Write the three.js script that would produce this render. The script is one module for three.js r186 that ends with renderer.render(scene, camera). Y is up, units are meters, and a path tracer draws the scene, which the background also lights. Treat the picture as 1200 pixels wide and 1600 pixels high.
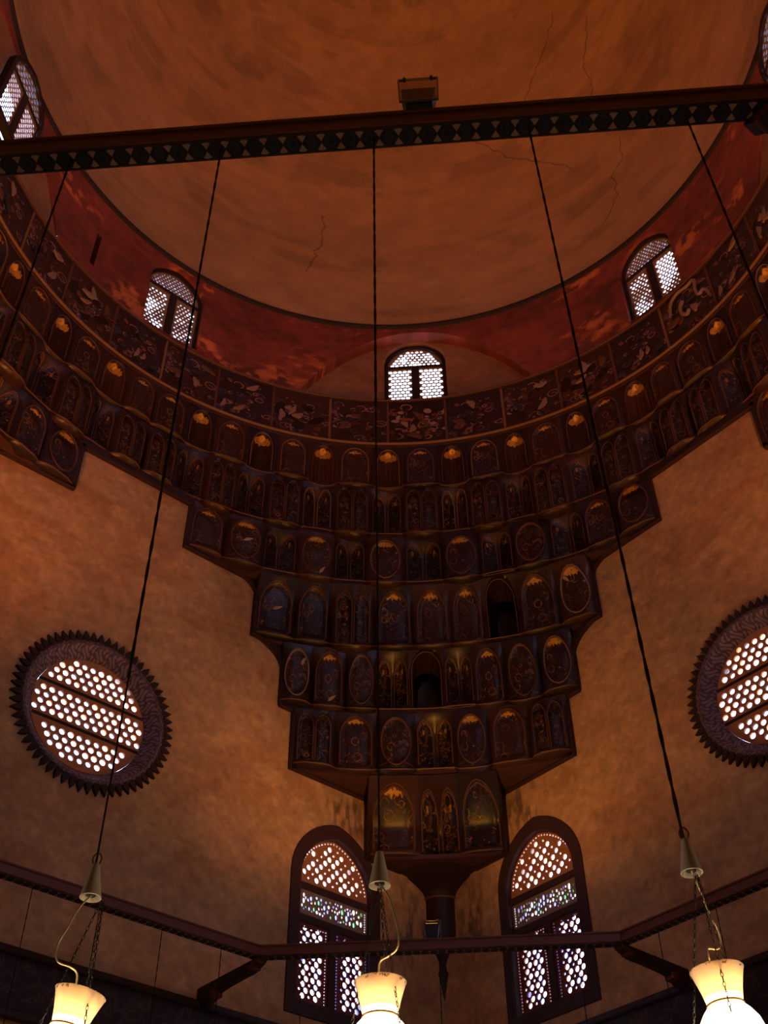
import * as THREE from 'three';
import { mergeGeometries, mergeVertices, toCreasedNormals } from 'three/addons/utils/BufferGeometryUtils.js';
import { RoundedBoxGeometry } from 'three/addons/geometries/RoundedBoxGeometry.js';
import { RectAreaLightUniformsLib } from 'three/addons/lights/RectAreaLightUniformsLib.js';

// ------------------------------------------------------------------ camera, sky, lights, exposure
RectAreaLightUniformsLib.init();
const scene = new THREE.Scene();
const renderer = new THREE.WebGLRenderer({ antialias: true });
renderer.toneMapping = THREE.LinearToneMapping;
renderer.toneMappingExposure = 1.0;
renderer.shadowMap.enabled = true;
const RAD = Math.PI / 180, Q = Math.SQRT1_2;
const EYE = 1.6;                                   // camera height above the floor
const Y = h => h + EYE;                            // heights below are measured from the eye
const camera = new THREE.PerspectiveCamera(48.12, 0.75, 0.05, 200);
camera.rotation.order = 'YXZ';
camera.position.set(0.5695, EYE, 12.863);
camera.rotation.set(43.713 * RAD, 3.951 * RAD, -0.557 * RAD);
scene.add(camera);
scene.background = new THREE.Color().setRGB(6.6, 7.8, 11.8);       // pale overcast sky behind the windows
const FLOOD = { color: [1, 0.33, 0.07], power: 320, angle: 53 * RAD };              // floodlights on the lamp frame, aimed up
const FLOOD_CORNER = { color: [1, 0.43, 0.06], power: 74, angle: 80 * RAD };        // the yellower, wider one below the corner pendentive
const LAMP = { color: [1, 0.76, 0.46], power: 1.3 };                                 // bulbs in the glass lamps

// ------------------------------------------------------------------ helpers
let seed = 7;
const rnd = () => { seed = (seed * 1664525 + 1013904223) >>> 0; return seed / 4294967296; };
const reseed = s => { seed = s >>> 0; for (let i = 0; i < 4; i++) rnd(); };
const clamp = (x, a, b) => Math.min(b, Math.max(a, x));
const smooth = (a, b, x) => { const t = clamp((x - a) / (b - a), 0, 1); return t * t * (3 - 2 * t); };
const taken = new Map();
function numbered(n) { const k = taken.get(n) || 0; taken.set(n, k + 1); return k ? n + '_' + String(k).padStart(3, '0') : n; }
function mesh(name, g, m, parent) {
  const o = new THREE.Mesh(g, m); o.name = parent ? name : numbered(name); o.castShadow = o.receiveShadow = true;
  (parent || scene).add(o); return o;
}
function group(name, parent) { const o = new THREE.Group(); o.name = parent ? name : numbered(name); (parent || scene).add(o); return o; }
function tag(o, label, category, extra = {}) { o.userData.label = label; o.userData.category = category; Object.assign(o.userData, extra); return o; }
function struct(o, label, category) { o.userData.kind = 'structure'; if (label) o.userData.label = label; if (category) o.userData.category = category; return o; }
const box = (x, y, z, px = 0, py = 0, pz = 0) => { const g = new THREE.BoxGeometry(x, y, z); g.translate(px, py, pz); return g; };
const rbox = (x, y, z, r, px = 0, py = 0, pz = 0) => { const g = new RoundedBoxGeometry(x, y, z, 2, r); g.translate(px, py, pz); return g; };
const plain = g => { const n = g.index ? g.toNonIndexed() : g; for (const k of Object.keys(n.attributes)) if (!['position', 'normal', 'uv'].includes(k)) n.deleteAttribute(k); return n; };
const merge = a => mergeGeometries(a.map(plain));
const tube = (pts, r, seg = 24, rad = 6, closed = false) => new THREE.TubeGeometry(new THREE.CatmullRomCurve3(pts.map(p => new THREE.Vector3(...p)), closed), seg, r, rad, closed);
function gridGeo(nu, nv, f) {                       // f(i/nu, j/nv) -> [x,y,z,u,v]
  const P = [], U = [], I = [];
  for (let j = 0; j <= nv; j++) for (let i = 0; i <= nu; i++) { const q = f(i / nu, j / nv); P.push(q[0], q[1], q[2]); U.push(q[3], q[4]); }
  for (let j = 0; j < nv; j++) for (let i = 0; i < nu; i++) { const a = j * (nu + 1) + i, b = a + 1, c = a + nu + 1, d = c + 1; I.push(a, b, d, a, d, c); }
  const g = new THREE.BufferGeometry();
  g.setAttribute('position', new THREE.Float32BufferAttribute(P, 3)); g.setAttribute('uv', new THREE.Float32BufferAttribute(U, 2)); g.setIndex(I); g.computeVertexNormals(); return g;
}

// ------------------------------------------------------------------ noise and textures
function hash(x, y, s) { let h = (x * 374761393 + y * 668265263 + s * 1274126177) | 0; h = Math.imul(h ^ (h >>> 13), 1274126177); return ((h ^ (h >>> 16)) >>> 0) / 4294967296; }
function vnoise(x, y, s, px = 1e9, py = 1e9) {
  const xi = Math.floor(x), yi = Math.floor(y), fx = x - xi, fy = y - yi, u = fx * fx * (3 - 2 * fx), v = fy * fy * (3 - 2 * fy);
  const m = (a, p) => ((a % p) + p) % p;
  const a = hash(m(xi, px), m(yi, py), s), b = hash(m(xi + 1, px), m(yi, py), s), c = hash(m(xi, px), m(yi + 1, py), s), d = hash(m(xi + 1, px), m(yi + 1, py), s);
  return (a + (b - a) * u) * (1 - v) + (c + (d - c) * u) * v;
}
function fbm(x, y, s, oct = 5, px = 1e9, py = 1e9) { let a = 0, w = 0.5, t = 0; for (let o = 0; o < oct; o++) { a += w * vnoise(x, y, s + o, px, py); t += w; x *= 2; y *= 2; px *= 2; py *= 2; w *= 0.5; } return a / t; }
function dataTex(w, h, f, srgb = true) {
  const d = new Uint8Array(w * h * 4);
  for (let j = 0; j < h; j++) for (let i = 0; i < w; i++) { const c = f(i / w, j / h); const k = (j * w + i) * 4; d[k] = clamp(c[0], 0, 255); d[k + 1] = clamp(c[1], 0, 255); d[k + 2] = clamp(c[2], 0, 255); d[k + 3] = 255; }
  const t = new THREE.DataTexture(d, w, h); t.magFilter = THREE.LinearFilter; t.minFilter = THREE.LinearFilter; t.wrapS = t.wrapT = THREE.RepeatWrapping;
  if (srgb) t.colorSpace = THREE.SRGBColorSpace; t.needsUpdate = true; return t;
}
function canvasTex(w, h, draw) {
  const c = document.createElement('canvas'); c.width = w; c.height = h; draw(c.getContext('2d'), w, h);
  const t = new THREE.CanvasTexture(c); t.colorSpace = THREE.SRGBColorSpace; t.wrapS = t.wrapT = THREE.RepeatWrapping; return t;
}
const std = (o) => new THREE.MeshStandardMaterial({ roughness: 0.85, side: THREE.DoubleSide, ...o });

// plaster walls: limewash with patches, trowel marks and the stains where the photograph has them
const H = 10;                                       // half the side of the square chamber
function wallTexture(side) {
  return dataTex(820, 920, (u, v) => {
    const x = (u - 0.5) * 23, h = v * 24 - 2;        // metres: x along the wall from its middle, h above the eye
    const s = side < 0 ? 10 - x : 10 + x;            // distance from the muqarnas corner
    let m = fbm(x * 0.55 + 9, h * 0.55, 3 + side) - 0.5, f = fbm(x * 3.1, h * 4.2, 31 + side, 4) - 0.5, c = fbm(x * 9, h * 9, 61, 3) - 0.5;
    let k = 1 + m * 0.26 + f * 0.22 + c * 0.22;
    let r = 194 * k, g = 150 * k, b = 100 * k;
    const w = smooth(0.52, 0.62, fbm(x * 0.9 - 5, h * 1.5 + 3, 83 + side));      // patches of older, redder wash
    r *= 1 - 0.05 * w; g *= 1 - 0.09 * w; b *= 1 - 0.12 * w;
    // soot flakes above the arched windows and beside the corner stalk
    const sootA = Math.exp(-(((s - 2.9) / 0.7) ** 2) - (((h - 13.85) / 0.5) ** 2)), sootB = Math.exp(-(((s - 1.1) / 0.55) ** 2) - (((h - 11.6) / 0.9) ** 2));
    const gr = smooth(0.42, 0.66, fbm(x * 8, h * 2.6, 140, 4));
    const soot = clamp((sootA + sootB * 0.8) * 1.5, 0, 1) * gr * 0.36;
    r *= 1 - soot; g *= 1 - soot; b *= 1 - soot;
    return [r, g, b];
  });
}
const plasterBump = dataTex(256, 256, (u, v) => { const n = fbm(u * 16, v * 16, 5, 4, 16, 16) * 255; return [n, n, n]; }, false);
function plasterMat(map) { const b = plasterBump.clone(); b.repeat.set(9, 9); b.needsUpdate = true; return std({ map, bumpMap: b, bumpScale: 0.012, roughness: 0.93 }); }
const M = {
  wallL: plasterMat(wallTexture(-1)), wallR: plasterMat(wallTexture(1)),
  rear: std({ color: 0xb79a70, roughness: 0.95 }),
  floor: std({ color: 0x8d8272, roughness: 0.5 }),
  darkWood: std({ color: 0x3a1f15, roughness: 0.62 }),
  redWood: std({ color: 0x6a2a18, roughness: 0.6 }),
  beamWood: std({ color: 0x74402a, roughness: 0.6 }),
  moulding: std({ color: 0x68442e, roughness: 0.5, metalness: 0.25 }),
  mouldPale: std({ color: 0x85603e, roughness: 0.55, metalness: 0.15 }),
  frameDark: std({ color: 0x24140f, roughness: 0.75 }),
  stucco: std({ color: 0xb8794a, roughness: 0.9 }),
  stuccoRed: std({ color: 0x7a3a24, roughness: 0.9 }),
  stuccoGrey: std({ color: 0x9a8068, roughness: 0.9 }),
  iron: std({ color: 0x16120f, roughness: 0.55, metalness: 0.6 }),
  rope: std({ color: 0x1d1512, roughness: 0.9 }),
  black: std({ color: 0x0c0d10, roughness: 0.5 }),
  steel: std({ color: 0x6d6a64, roughness: 0.35, metalness: 0.8 }),
  enamel: std({ color: 0x9a8f84, roughness: 0.45 }),
  brass: std({ color: 0x8a5a22, roughness: 0.35, metalness: 0.85 }),
  cord: std({ color: 0x8c7a5c, roughness: 0.7 })
};
const glass = (c, r = 0.35) => new THREE.MeshPhysicalMaterial({ color: new THREE.Color(c), transmission: 1, thickness: 0, roughness: r, side: THREE.DoubleSide });
const G = { clear: glass(0xf2f4ff), white: glass(0xffffff, 0.5), grey: glass(0xa8aab8), dim: glass(0x7f8088), blue: glass(0x8f9cf0), amber: glass(0xe8c8a0), green: glass(0x4f9a58), red: glass(0xc0503c), yellow: glass(0xd8cc70) };

// ------------------------------------------------------------------ structure: floor, walls, drum, dome
struct(mesh('floor', box(24, 0.3, 24, 0, -0.15, 0).rotateY(Math.PI / 4), M.floor), 'stone floor of the domed chamber', 'floor');
const corner = [0, 0, -Math.SQRT2 * H];
const wallPoint = (side, s, h, inset = 0) => new THREE.Vector3(side * s * Q - side * inset * Q, Y(h), corner[2] + s * Q + inset * Q);
const wallTurn = side => -side * Math.PI / 4;
const ROUND = { s: 9.93, h: 13.79 }, ARCH = { s: 3.27 };
function pointedArch(path, hw, bottom, spring, apex, cx = 0, reverse = false) {
  const pts = [[-hw, bottom], [hw, bottom]];
  const N = 18, rise = apex - spring;
  for (let i = 0; i <= N; i++) { const t = i / N * Math.PI; const x = hw * Math.cos(t); const y = spring + rise * (0.86 * Math.sin(t) + 0.14 * (1 - Math.abs(Math.cos(t)))); pts.push([x, y]); }
  pts.pop(); pts.push([-hw, spring]);
  if (reverse) pts.reverse();
  pts.forEach((p, i) => i ? path.lineTo(p[0] + cx, p[1]) : path.moveTo(p[0] + cx, p[1])); path.closePath(); return path;
}
function circlePath(path, r, cx, cy, n = 48, ry = r, phase = 0) { for (let i = 0; i < n; i++) { const t = -i / n * Math.PI * 2 + phase; const x = cx + r * Math.cos(t), y = cy + ry * Math.sin(t); i ? path.lineTo(x, y) : path.moveTo(x, y); } path.closePath(); return path; }
function makeWall(side, name, mat, label) {
  const sh = new THREE.Shape(); const e = side < 0 ? 1.3 : 0;
  sh.moveTo(-10 - 1.3 + e, -EYE); sh.lineTo(10 + e, -EYE); sh.lineTo(10 + e, 21); sh.lineTo(-10 - 1.3 + e, 21); sh.closePath();
  const lx = s => side < 0 ? 10 - s : s - 10;
  const rh = circlePath(new THREE.Path(), 1.66, lx(ROUND.s), ROUND.h, 64), ah = pointedArch(new THREE.Path(), 1.24, 8.92, 11.98, 13.36, lx(ARCH.s), true);
  sh.holes.push(rh, ah);
  const g = new THREE.ExtrudeGeometry(sh, { depth: 0.75, bevelEnabled: false, curveSegments: 1 }); g.translate(0, 0, -0.75);
  const p = g.attributes.position, uv = g.attributes.uv;
  for (let i = 0; i < p.count; i++) uv.setXY(i, p.getX(i) / 23 + 0.5, (p.getY(i) + 2) / 24);
  const o = mesh(name, g, mat); o.position.copy(wallPoint(side, 10, 0)); o.rotation.y = wallTurn(side); return struct(o, label, 'wall');
}
makeWall(-1, 'wall_left', M.wallL, 'limewashed plaster wall on the left of the corner');
makeWall(1, 'wall_right', M.wallR, 'limewashed plaster wall on the right of the corner');
// rear walls behind the viewer; the one that faces the left wall has a round window, plainly glazed
struct(mesh('wall_rear_left', box(21.3, 21 + EYE, 0.7, -0.65, (21 + EYE) / 2, -0.35), M.rear), 'plaster wall behind the viewer on the left', 'wall');
{ const o = scene.getObjectByName('wall_rear_left'); o.position.set(-10 * Q, 0, 10 * Q); o.rotation.y = 3 * Math.PI / 4; }
{
  const sh = new THREE.Shape(), turn = -3 * Math.PI / 4; sh.moveTo(-11.3, -EYE); sh.lineTo(10, -EYE); sh.lineTo(10, 21); sh.lineTo(-11.3, 21); sh.closePath();
  sh.holes.push(circlePath(new THREE.Path(), 1.6, 0, ROUND.h, 32));
  const g = new THREE.ExtrudeGeometry(sh, { depth: 0.7, bevelEnabled: false }); g.translate(0, 0, -0.7);
  const w = mesh('wall_rear_right', g, M.rear); w.position.set(-10 * Math.sin(turn), Y(0), -10 * Math.cos(turn)); w.rotation.y = turn; struct(w, 'plaster wall behind the viewer on the right', 'wall');
  w.position.set(10 * Q, Y(0), 10 * Q);
  mesh('round_pane', new THREE.CircleGeometry(1.62, 32).translate(0, ROUND.h, -0.3), G.clear, w); for (const y of [0.5, -0.5]) mesh('bar', box(3.2, 0.07, 0.07, 0, ROUND.h + y, -0.27), M.frameDark, w);
}
for (const [k, name] of [[0, 'wall_upper_left'], [1, 'wall_upper_right'], [2, 'wall_upper_rear_right'], [3, 'wall_upper_rear_left']]) {   // set-back masonry behind the upper muqarnas
  const t = Math.PI / 4 - k * Math.PI / 2, o = mesh(name, box(22.6, 5.6, 0.6, 0, 2.8, -0.3), M.rear);
  o.position.set(-10.65 * Math.sin(t), Y(20.98), -10.65 * Math.cos(t)); o.rotation.y = t; struct(o, 'masonry behind the upper muqarnas tiers', 'wall');
}
// ring slab that closes the square below the drum
{
  const sh = new THREE.Shape(); const k = 11.3 * Math.SQRT2; sh.moveTo(0, -k); sh.lineTo(k, 0); sh.lineTo(0, k); sh.lineTo(-k, 0); sh.closePath();
  sh.holes.push(circlePath(new THREE.Path(), 9.9, 0, 0, 96));
  const g = new THREE.ExtrudeGeometry(sh, { depth: 0.18, bevelEnabled: false }); g.rotateX(-Math.PI / 2); g.translate(0, Y(26.26), 0);
  struct(mesh('ceiling_ledge', g, M.rear), 'ledge at the foot of the drum', 'ledge');
}
const RD = 9.84, DRUM0 = 26.3, DOME0 = 30;
const polar = (az, r, h) => [r * Math.sin(az), Y(h), -r * Math.cos(az)];
// drum wall
const drumTex = dataTex(1400, 180, (u, v) => {
  const x = u * 61.8, y = v * 3.8; let n = fbm(x * 0.7, y * 0.9, 11, 5), f = fbm(x * 4, y * 5, 17, 4), k = 0.62 + 0.5 * n + 0.35 * (f - 0.5);
  let c = [146 * k, 68 * k, 52 * k];
  const o = smooth(0.55, 0.68, fbm(x * 0.55 + 3, y * 1.2 + 1, 29, 5)) * smooth(0.4, 0.55, f); c = [c[0] + 70 * o, c[1] + 52 * o, c[2] + 14 * o];   // remnants of ochre paint
  return c;
});
const drumMat = std({ map: drumTex, roughness: 0.9 });
const recessTex = dataTex(512, 256, (u, v) => { const k = 0.8 + 0.35 * fbm(u * 9, v * 5, 71, 5) + 0.2 * (fbm(u * 40, v * 22, 75, 3) - 0.5); return [150 * k, 104 * k, 72 * k]; });
const recessMat = std({ map: recessTex, roughness: 0.92 });
const WIN = { hw: 5.45 * RAD, sill: 26.55, spring: 28.75, apex: 29.72 };
const winTop = (d, hw = WIN.hw) => { const c = clamp(Math.abs(d) / hw, 0, 1), s = Math.sqrt(1 - c * c); return WIN.spring + (WIN.apex - WIN.spring) * (0.86 * s + 0.14 * (1 - c)); };
const NICHE = { hw: 20.5 * RAD, apex: 29.66, depth: 0.42, shallow: 0.05 };
const nicheTop = d => { const c = clamp(Math.abs(d) / NICHE.hw, 0, 1); return DRUM0 + 0.2 + (NICHE.apex - DRUM0 - 0.2) * (1 - Math.pow(c, 2.1)); };
const winAz = [0, -45, 45, -86.5, 86.5, 135].map(a => a * RAD), nicheAz = [0, -90, 90].map(a => a * RAD);
{
  const wallP = [], recP = [];
  const quad = (arr, a, b, c, d) => arr.push(a, b, c, d);
  const strip = (arr, az0, az1, lo0, lo1, hi0, hi1, r) => { const n = 3; for (let k = 0; k < n; k++) { const f = k / n, g = (k + 1) / n, mix = (p, q, t) => p + (q - p) * t; quad(arr, polar(az0, r, mix(lo0, hi0, f)), polar(az1, r, mix(lo1, hi1, f)), polar(az1, r, mix(lo1, hi1, g)), polar(az0, r, mix(lo0, hi0, g))); } };
  const near = (az, list, hw) => { for (const a of list) { let d = az - a; if (Math.abs(d) < hw - 1e-6) return d; } return null; };
  const edges = []; const step = 0.5 * RAD;
  for (let a = -180 * RAD; a < 180 * RAD - 1e-9; a += step) edges.push(a);
  for (const a of winAz) edges.push(a - WIN.hw, a + WIN.hw); for (const a of nicheAz) edges.push(a - NICHE.hw, a + NICHE.hw);
  edges.push(Math.PI); edges.sort((x, y) => x - y);
  const SL = { az: -61.8 * RAD, hw: 0.5 * RAD };
  edges.push(SL.az - SL.hw, SL.az + SL.hw); edges.sort((x, y) => x - y);
  for (let i = 0; i + 1 < edges.length; i++) {
    const a = edges[i], b = edges[i + 1]; if (b - a < 1e-7) continue; const m = (a + b) / 2;
    const inN = near(m, nicheAz, NICHE.hw), inW = near(m, winAz, WIN.hw), slit = Math.abs(m - SL.az) < SL.hw;
    if (inN !== null) {
      const c = nicheAz.reduce((p, q) => Math.abs(m - q) < Math.abs(m - p) ? q : p), ta = nicheTop(a - c), tb = nicheTop(b - c), r2 = RD + (Math.abs(c) < 0.1 ? NICHE.depth : NICHE.shallow);
      strip(wallP, a, b, ta, tb, DOME0 + 0.1, DOME0 + 0.1, RD);
      quad(wallP, polar(a, RD, ta), polar(b, RD, tb), polar(b, r2, tb), polar(a, r2, ta));
      if (inW !== null) {
        const wc = winAz.reduce((p, q) => Math.abs(m - q) < Math.abs(m - p) ? q : p), wa = Math.min(ta, winTop(a - wc)), wb = Math.min(tb, winTop(b - wc));
        strip(recP, a, b, DRUM0, DRUM0, WIN.sill, WIN.sill, r2); strip(recP, a, b, wa, wb, ta, tb, r2);
        quad(recP, polar(a, r2, wa), polar(b, r2, wb), polar(b, r2 + 0.5, wb), polar(a, r2 + 0.5, wa));
        quad(recP, polar(a, r2, WIN.sill), polar(b, r2, WIN.sill), polar(b, r2 + 0.5, WIN.sill), polar(a, r2 + 0.5, WIN.sill));
      } else strip(recP, a, b, DRUM0, DRUM0, ta, tb, r2);
    } else if (inW !== null) {
      const c = winAz.reduce((p, q) => Math.abs(m - q) < Math.abs(m - p) ? q : p), wa = winTop(a - c), wb = winTop(b - c);
      strip(wallP, a, b, DRUM0, DRUM0, WIN.sill, WIN.sill, RD); strip(wallP, a, b, wa, wb, DOME0 + 0.1, DOME0 + 0.1, RD);
      quad(wallP, polar(a, RD, wa), polar(b, RD, wb), polar(b, RD + 0.6, wb), polar(a, RD + 0.6, wa));
      quad(wallP, polar(a, RD, WIN.sill), polar(b, RD, WIN.sill), polar(b, RD + 0.6, WIN.sill), polar(a, RD + 0.6, WIN.sill));
    } else if (slit) {                               // narrow put-log slot in the drum
      strip(wallP, a, b, DRUM0, DRUM0, 26.9, 26.9, RD); strip(wallP, a, b, 28.35, 28.35, DOME0 + 0.1, DOME0 + 0.1, RD); strip(wallP, a, b, 26.9, 26.9, 28.35, 28.35, RD + 0.3);
      for (const z of [a, b]) quad(wallP, polar(z, RD, 26.9), polar(z, RD + 0.3, 26.9), polar(z, RD + 0.3, 28.35), polar(z, RD, 28.35));
      for (const hh of [26.9, 28.35]) quad(wallP, polar(a, RD, hh), polar(b, RD, hh), polar(b, RD + 0.3, hh), polar(a, RD + 0.3, hh));
    } else strip(wallP, a, b, DRUM0, DRUM0, DOME0 + 0.1, DOME0 + 0.1, RD);
  }
  for (const c of winAz) for (const s of [-1, 1]) { const inN = near(c, nicheAz, NICHE.hw) !== null, r = !inN ? RD : RD + (Math.abs(c) < 0.1 ? NICHE.depth : NICHE.shallow), a = c + s * WIN.hw; quad(inN ? recP : wallP, polar(a, r, WIN.sill), polar(a, r + 0.6, WIN.sill), polar(a, r + 0.6, WIN.spring), polar(a, r, WIN.spring)); }
  const toGeo = (arr, su, sv) => { const P = [], U = [], I = []; for (let k = 0; k < arr.length; k += 4) { const n = P.length / 3; for (let j = 0; j < 4; j++) { const p = arr[k + j]; P.push(...p); U.push((Math.atan2(p[0], -p[2]) / (2 * Math.PI) + 0.5) * su, (p[1] - Y(DRUM0)) / sv); } I.push(n, n + 1, n + 2, n, n + 2, n + 3); } const g = new THREE.BufferGeometry(); g.setAttribute('position', new THREE.Float32BufferAttribute(P, 3)); g.setAttribute('uv', new THREE.Float32BufferAttribute(U, 2)); g.setIndex(I); g.computeVertexNormals(); return g; };
  const d = struct(mesh('wall_drum', toGeo(wallP, 1, 3.8), drumMat), 'dark red painted drum wall under the dome', 'drum wall');
  const rp = mesh('blind_arch', toGeo(recP, 6, 3.8), recessMat, d); rp.userData.label = 'pale plaster lunettes around the corner windows';
}
// dark painted cornice line where the dome springs
{
  const prof = [[9.86, 29.86], [9.78, 29.88], [9.74, 29.95], [9.76, 30.02], [9.80, 30.06], [9.86, 30.08]].map(([r, h]) => new THREE.Vector2(r, Y(h)));
  struct(mesh('trim_1', new THREE.LatheGeometry(prof, 160), M.frameDark), 'thin dark cornice ring at the springing of the dome', 'cornice');
}
// dome shell
{
  const N = 48, pts = [], rise = 14.6;
  for (let i = 0; i <= N; i++) { const t = i / N * Math.PI / 2; const r = RD * Math.pow(Math.cos(t), 0.94), h = DOME0 + rise * Math.sin(t); pts.push(new THREE.Vector2(Math.max(r, 0.001), Y(h))); }
  const cracks = []; reseed(51);
  for (let k = 0; k < 7; k++) { let x = rnd(), y = 0.02 + rnd() * 0.35; const c = []; const dir = (rnd() - 0.5) * 0.006; for (let i = 0; i < 26; i++) { c.push([x, y]); x += dir + (rnd() - 0.5) * 0.004; y += 0.004 + (rnd() - 0.3) * 0.008; } cracks.push(c); }
  const W = 2048, Hh = 512, mask = new Float32Array(W * Hh);
  for (const c of cracks) for (let i = 0; i + 1 < c.length; i++) for (let t = 0; t < 1; t += 0.05) { const x = ((c[i][0] + (c[i + 1][0] - c[i][0]) * t) * W | 0) & (W - 1), y = (c[i][1] + (c[i + 1][1] - c[i][1]) * t) * Hh | 0; if (y >= 0 && y < Hh) { mask[y * W + x] = 1; } }
  const tex = dataTex(W, Hh, (u, v) => {
    const x = u * 64, y = v * 22; let m = fbm(x * 0.25, y * 0.5, 201, 5, 16, 1e9) - 0.5, f = fbm(x * 1.5, y * 3, 211, 4, 96, 1e9) - 0.5;
    const band = fbm(x * 0.125, y * 1.4, 221, 4, 8, 1e9);                // streaks that run round with the courses
    let k = 1 + m * 0.24 + f * 0.16 - 0.10 * smooth(0.52, 0.62, band) * smooth(0.42, 0.6, fbm(x * 0.75, y, 231, 4, 48, 1e9));
    const cr = mask[(v * Hh | 0) * W + (u * W | 0)]; k *= 1 - 0.3 * cr;
    return [180 * k, 141 * k, 100 * k];
  });
  const b = plasterBump.clone(); b.repeat.set(40, 14); b.needsUpdate = true;
  struct(mesh('ceiling', new THREE.LatheGeometry(pts, 160), std({ map: tex, bumpMap: b, bumpScale: 0.01, roughness: 0.92 })), 'plastered inner shell of the great dome', 'dome');
}
// carved inscription frieze below the windows
{
  const frTex = canvasTex(1024, 128, (c, w, h) => { c.fillStyle = '#2a1a14'; c.fillRect(0, 0, w, h); reseed(77); c.strokeStyle = '#4a2f1e'; c.lineWidth = 5; for (let i = 0; i < 70; i++) { const x = rnd() * w, y = 30 + rnd() * 70; c.beginPath(); c.moveTo(x, y); c.bezierCurveTo(x + 20, y - 60 * rnd(), x + 40, y + 50 * rnd(), x + 60 * rnd(), y - 40 * rnd()); c.stroke(); } });
  frTex.repeat.set(3, 1);
  let k = 2;
  for (const side of [-1, 1]) { const o = mesh('trim_' + k++, merge([rbox(19.8, 1.1, 0.10, 0.02, 0, 0, 0.05), rbox(19.8, 0.14, 0.17, 0.03, 0, 0.5, 0.085), rbox(19.8, 0.14, 0.17, 0.03, 0, -0.55, 0.085)]), std({ map: frTex, roughness: 0.7 })); o.position.copy(wallPoint(side, 10, 7.94)); o.rotation.y = wallTurn(side); struct(o, side < 0 ? 'dark carved frieze along the wall under the round window with the rope before it' : 'dark carved frieze on the right wall', 'frieze'); }
}

// ------------------------------------------------------------------ windows
let windowNo = 1;
function plate(shape, holes, depth, mat, parent, name, z) {
  for (const h of holes) shape.holes.push(circlePath(new THREE.Path(), h.r, h.x, h.y, h.n || 10, h.ry || h.r));
  const g = new THREE.ExtrudeGeometry(shape, { depth, bevelEnabled: false }); g.translate(0, 0, z - depth); return mesh(name, g, mat, parent);
}
function polyShape(pts) { const s = new THREE.Shape(); pts.forEach((p, i) => i ? s.lineTo(p[0], p[1]) : s.moveTo(p[0], p[1])); s.closePath(); return s; }
const roundelGeo = (() => { const g = new THREE.LatheGeometry([[0.001, 0.012], [0.25, 0.016], [0.34, 0.03], [0.45, 0.016], [0.92, 0.004], [1, 0]].map(p => new THREE.Vector2(p[0], p[1])), 12); g.rotateX(Math.PI / 2); return g; })();
function roundel(name, x, y, z, r, m, parent, ry = r) { const o = mesh(name, roundelGeo, m, parent); o.position.set(x, y, z); o.scale.set(r * 1.08, ry * 1.08, 0.8); return o; }
function discs(list, z, mat, parent, name) {          // tiny panes too small to pick apart: one sheet of discs
  if (!list.length) return; const o = mesh(name, mergeGeometries(list.map(h => { const g = new THREE.CircleGeometry(h.r * 1.1, 8); if (h.ry) g.scale(1, h.ry / h.r, 1); g.translate(h.x, h.y, z); return g; })), mat, parent); o.userData.kind = 'stuff'; return o;
}
const inArch = (x, y, hw, spring, apex, pad) => { if (Math.abs(x) > hw - pad) return false; if (y <= spring) return true; const c = clamp(Math.abs(x) / (hw - pad), 0, 1), s = Math.sqrt(1 - c * c); return y < spring + (apex - spring - pad) * (0.86 * s + 0.14 * (1 - c)); };

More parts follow.
